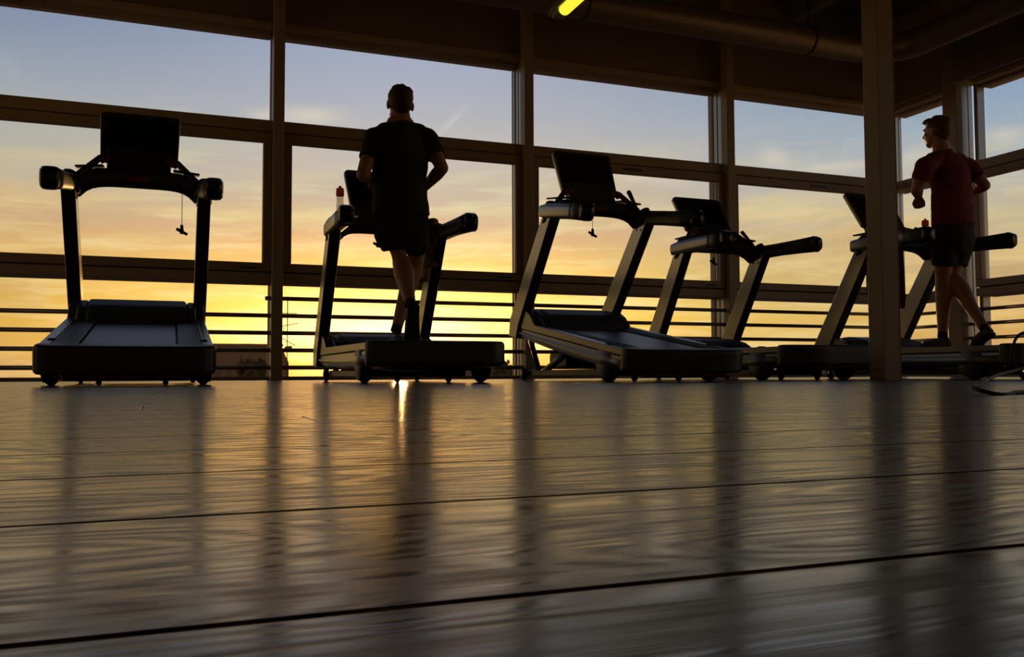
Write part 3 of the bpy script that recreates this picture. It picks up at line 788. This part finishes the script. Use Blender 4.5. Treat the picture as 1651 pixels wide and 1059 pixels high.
    dm = o.modifiers.new('d', 'DISPLACE'); dm.texture = tx; dm.strength = .018; dm.mid_level = .5
    for s in 'LR':
        b = BM(); a_ = j['an'+s]; u = (j['kn'+s]-a_).normalized(); loft(b, [a_-u*.03, a_+u*.012], [.040, .0385], 14, cap=False); obj('sock', b, 'sole', root)
        shoe(root, j['he'+s], j['to'+s], j['kn'+s]-(j['he'+s]+j['to'+s])/2, shoes)
    return root
# runner in black, on the second treadmill: joints read off the picture at their own depth
Y1 = 5.98
J1 = dict(pelvis=at(647, 358, Y1), waist=at(645, 308, Y1), chest=at(644, 245, Y1-.02), collar=at(646, 201, Y1), neck=at(646, 193, Y1),
 shL=at(604, 223, Y1), elL=at(585, 281, Y1-.10), wrL=at(602, 292, Y1+.16), shR=at(690, 225, Y1), elR=at(713, 271, Y1-.10), wrR=at(683, 304, Y1+.15),
 hipL=at(628, 358, Y1), knL=at(647, 424, Y1+.02), anL=at(661, 487, Y1-.22), hipR=at(668, 358, Y1), knR=at(672, 408, Y1+.33), anR=at(640, 528, Y1+.10),
 heL=at(668, 490, Y1-.28), toL=at(664, 552, Y1-.17))
bz = .243
J1['heR'] = at(641, 550, Y1+.02); J1['heR'].z = bz; J1['toR'] = at(633, 546, Y1+.26); J1['toR'].z = bz+.004; J1['anR'].z = max(J1['anR'].z, bz+.09)
for q in 'LR': J1['up'+q] = (0, 0, 0)
J1['toL'].z = bz+.004
base1 = Vector((J1['pelvis'].x, Y1, bz))
p1 = person('man in black T-shirt and shorts running on a treadmill, seen from behind', base1, J1, at(645, 170, Y1+.02), -.06, 'shirt', 'hair', 'shoeteal', wide=1.06, hemk={'L': .56, 'R': .70})
# runner in red, on the treadmill behind the pillar
Y2 = 5.50
J2 = dict(pelvis=at(1537, 372, Y2), waist=at(1535, 325, Y2), chest=at(1530, 282, Y2), collar=at(1521, 247, Y2+.02), neck=at(1518, 240, Y2+.02),
 shL=atX(1490, 268, 5.72), elL=atX(1478, 305, 5.70), wrL=atX(1481, 318, 5.78), shR=at(1561, 270, Y2), elR=at(1588, 299, Y2-.08), wrR=at(1560, 312, Y2+.12),
 hipL=at(1522, 372, Y2), hipR=at(1550, 372, Y2), knL=at(1521, 447, Y2+.06), knR=at(1535, 446, Y2+.04), anL=atX(1520, 538, 5.84), anR=atX(1586, 528, 5.98))
J2['heL'] = Vector((J2['anL'].x, J2['anL'].y-.06, bz)); J2['toL'] = Vector((J2['anL'].x-.01, J2['anL'].y+.22, bz+.012))
J2['heR'] = J2['anR']+Vector((0, -.085, -.055)); J2['toR'] = Vector((J2['anR'].x, J2['anR'].y+.10, bz+.006))
for q in 'LR': J2['up'+q] = (0, 0, 0)
base2 = Vector((J2['pelvis'].x, Y2, bz))
p2 = person('man in maroon T-shirt and black shorts running behind the pillar', base2, J2, at(1510, 214, Y2+.04), .30, 'redshirt', 'hairl', 'shoe', True)

# ------------------------------------------------------------------ bottles, towels
def bottle(label, p, capm, h=.24, r=.034):
    o = empty('drinking_bottle', p); tag(o, label, 'bottle')
    b = BM(); loft(b, [(0, 0, 0), (0, 0, .01), (0, 0, h*.35), (0, 0, h*.5), (0, 0, h*.72)], [r*.9, r, r*1.02, r*.86, r*.95], 20, cap=False); obj('bottle_body', b, 'clear', o)
    b = BM(); loft(b, [(0, 0, h*.70), (0, 0, h*.74), (0, 0, h*.95), (0, 0, h)], [r*.98, r*1.05, r, r*.8], 20, cap=False); c = obj('cap', b, capm, o)
    b = BM(); cyl(b, (0, 0, h), (0, 0, h*1.08), r*.33, 12); obj('spout', b, 'dark', c)
    return o
bottle('clear drinking bottle with orange cap on the black-shirted runner\'s treadmill', Vector((1.565-.345, 5.30+1.52, 1.284)), 'orange', .205, .030)
bottle('small orange-capped bottle beside the waist of the red-shirted runner', Vector((6.03+.36, 4.62+1.50, 1.262)), 'orange', .17, .03)
def towel(label, mat, c, w, zt, zb, y0, y1, ph=0, rz=0):
    """folded over a bar along y, both halves hanging down in x"""
    o = empty('towel', (c.x, c.y, zb)); tag(o, label, 'towel'); o.rotation_euler.z = rz
    b = BM(); rows = []
    path = [(-w*.55, zb+.10-zb), (-w*.55, (zt-zb)*.6), (-w*.5, zt-zb-.05), (-w*.25, zt-zb), (w*.25, zt-zb), (w*.5, zt-zb-.05), (w*.56, (zt-zb)*.6), (w*.56, 0)]
    n_ = 14
    for (xx, zz) in path:
        rows.append([])
        for i in range(n_+1):
            u = i/n_; amp = .012*(1-zz/(zt-zb)*.8)
            rows[-1].append(b.verts.new((xx+amp*math.sin(u*14+ph+zz*3), (y0-c.y)+(y1-y0)*u*(1-.0*zz), zz+.008*math.sin(u*9+ph))))
    for A, B_ in zip(rows, rows[1:]):
        for i in range(n_): f = b.faces.new((A[i], A[i+1], B_[i+1], B_[i])); f.smooth = True
    bmesh.ops.solidify(b, geom=list(b.faces), thickness=.010)
    t = obj('cloth', b, mat, o); sm = t.modifiers.new('s', 'SUBSURF'); sm.levels = 1; sm.render_levels = 1
    return o
towel('beige towel draped over the treadmill console right of the black-shirted runner', 'towel', Vector((1.565+.345, 6.845, 0)), .20, 1.300, .79, 6.76, 6.93, 0, PI/2)
towel('dark red cloth hanging from the console just right of the pillar', 'redtowel', Vector((6.03-.10, 6.10, 0)), .20, 1.30, .60, 6.03, 6.25, 2)

# ------------------------------------------------------------------ cable in the foreground, right
cv = bpy.data.curves.new('cable', 'CURVE'); cv.dimensions = '3D'; cv.bevel_depth = .005; cv.bevel_resolution = 4; cv.resolution_u = 16
pts = [at(1760, 640, 1.9), at(1690, 636, 1.75), at(1640, 635, 1.65), at(1600, 634, 1.60), at(1580, 629, 1.62), at(1581, 620, 1.75), at(1605, 606, 1.95), at(1630, 599, 2.05), at(1655, 594, 2.1), at(1700, 596, 2.1), at(1760, 604, 2.1)]
for p in pts: p.z = max(p.z, .005)
sp_ = cv.splines.new('BEZIER'); sp_.bezier_points.add(len(pts)-1)
for q, p in zip(sp_.bezier_points, pts): q.co = p; q.handle_left_type = q.handle_right_type = 'AUTO'
tmp = bpy.data.objects.new('tmp', cv); C.objects.link(tmp)
me = bpy.data.meshes.new_from_object(tmp.evaluated_get(bpy.context.evaluated_depsgraph_get())); bpy.data.objects.remove(tmp)
me.materials.clear(); me.materials.append(MT['cable'])
for p in me.polygons: p.use_smooth = True
o = bpy.data.objects.new('power_cable', me); C.objects.link(o); tag(o, 'thick black cable lying in a bend on the floor at the right edge', 'cable')
cv = bpy.data.curves.new('cable2', 'CURVE'); cv.dimensions = '3D'; cv.bevel_depth = .005; cv.bevel_resolution = 4; cv.resolution_u = 16
pts = [at(1690, 545, 2.3), at(1660, 536, 2.3), at(1642, 541, 2.3), at(1633, 560, 2.3), at(1632, 580, 2.3), at(1642, 596, 2.3), at(1665, 606, 2.32), at(1700, 610, 2.4)]
sp_ = cv.splines.new('BEZIER'); sp_.bezier_points.add(len(pts)-1)
for q, p in zip(sp_.bezier_points, pts): q.co = p; q.co.z = max(p.z, .006); q.handle_left_type = q.handle_right_type = 'AUTO'
tmp = bpy.data.objects.new('tmp', cv); C.objects.link(tmp)
me = bpy.data.meshes.new_from_object(tmp.evaluated_get(bpy.context.evaluated_depsgraph_get())); bpy.data.objects.remove(tmp)
me.materials.clear(); me.materials.append(MT['cable'])
for p in me.polygons: p.use_smooth = True
o = bpy.data.objects.new('power_cable', me); C.objects.link(o); tag(o, 'thin black cable standing up in a loop at the right edge', 'cable')
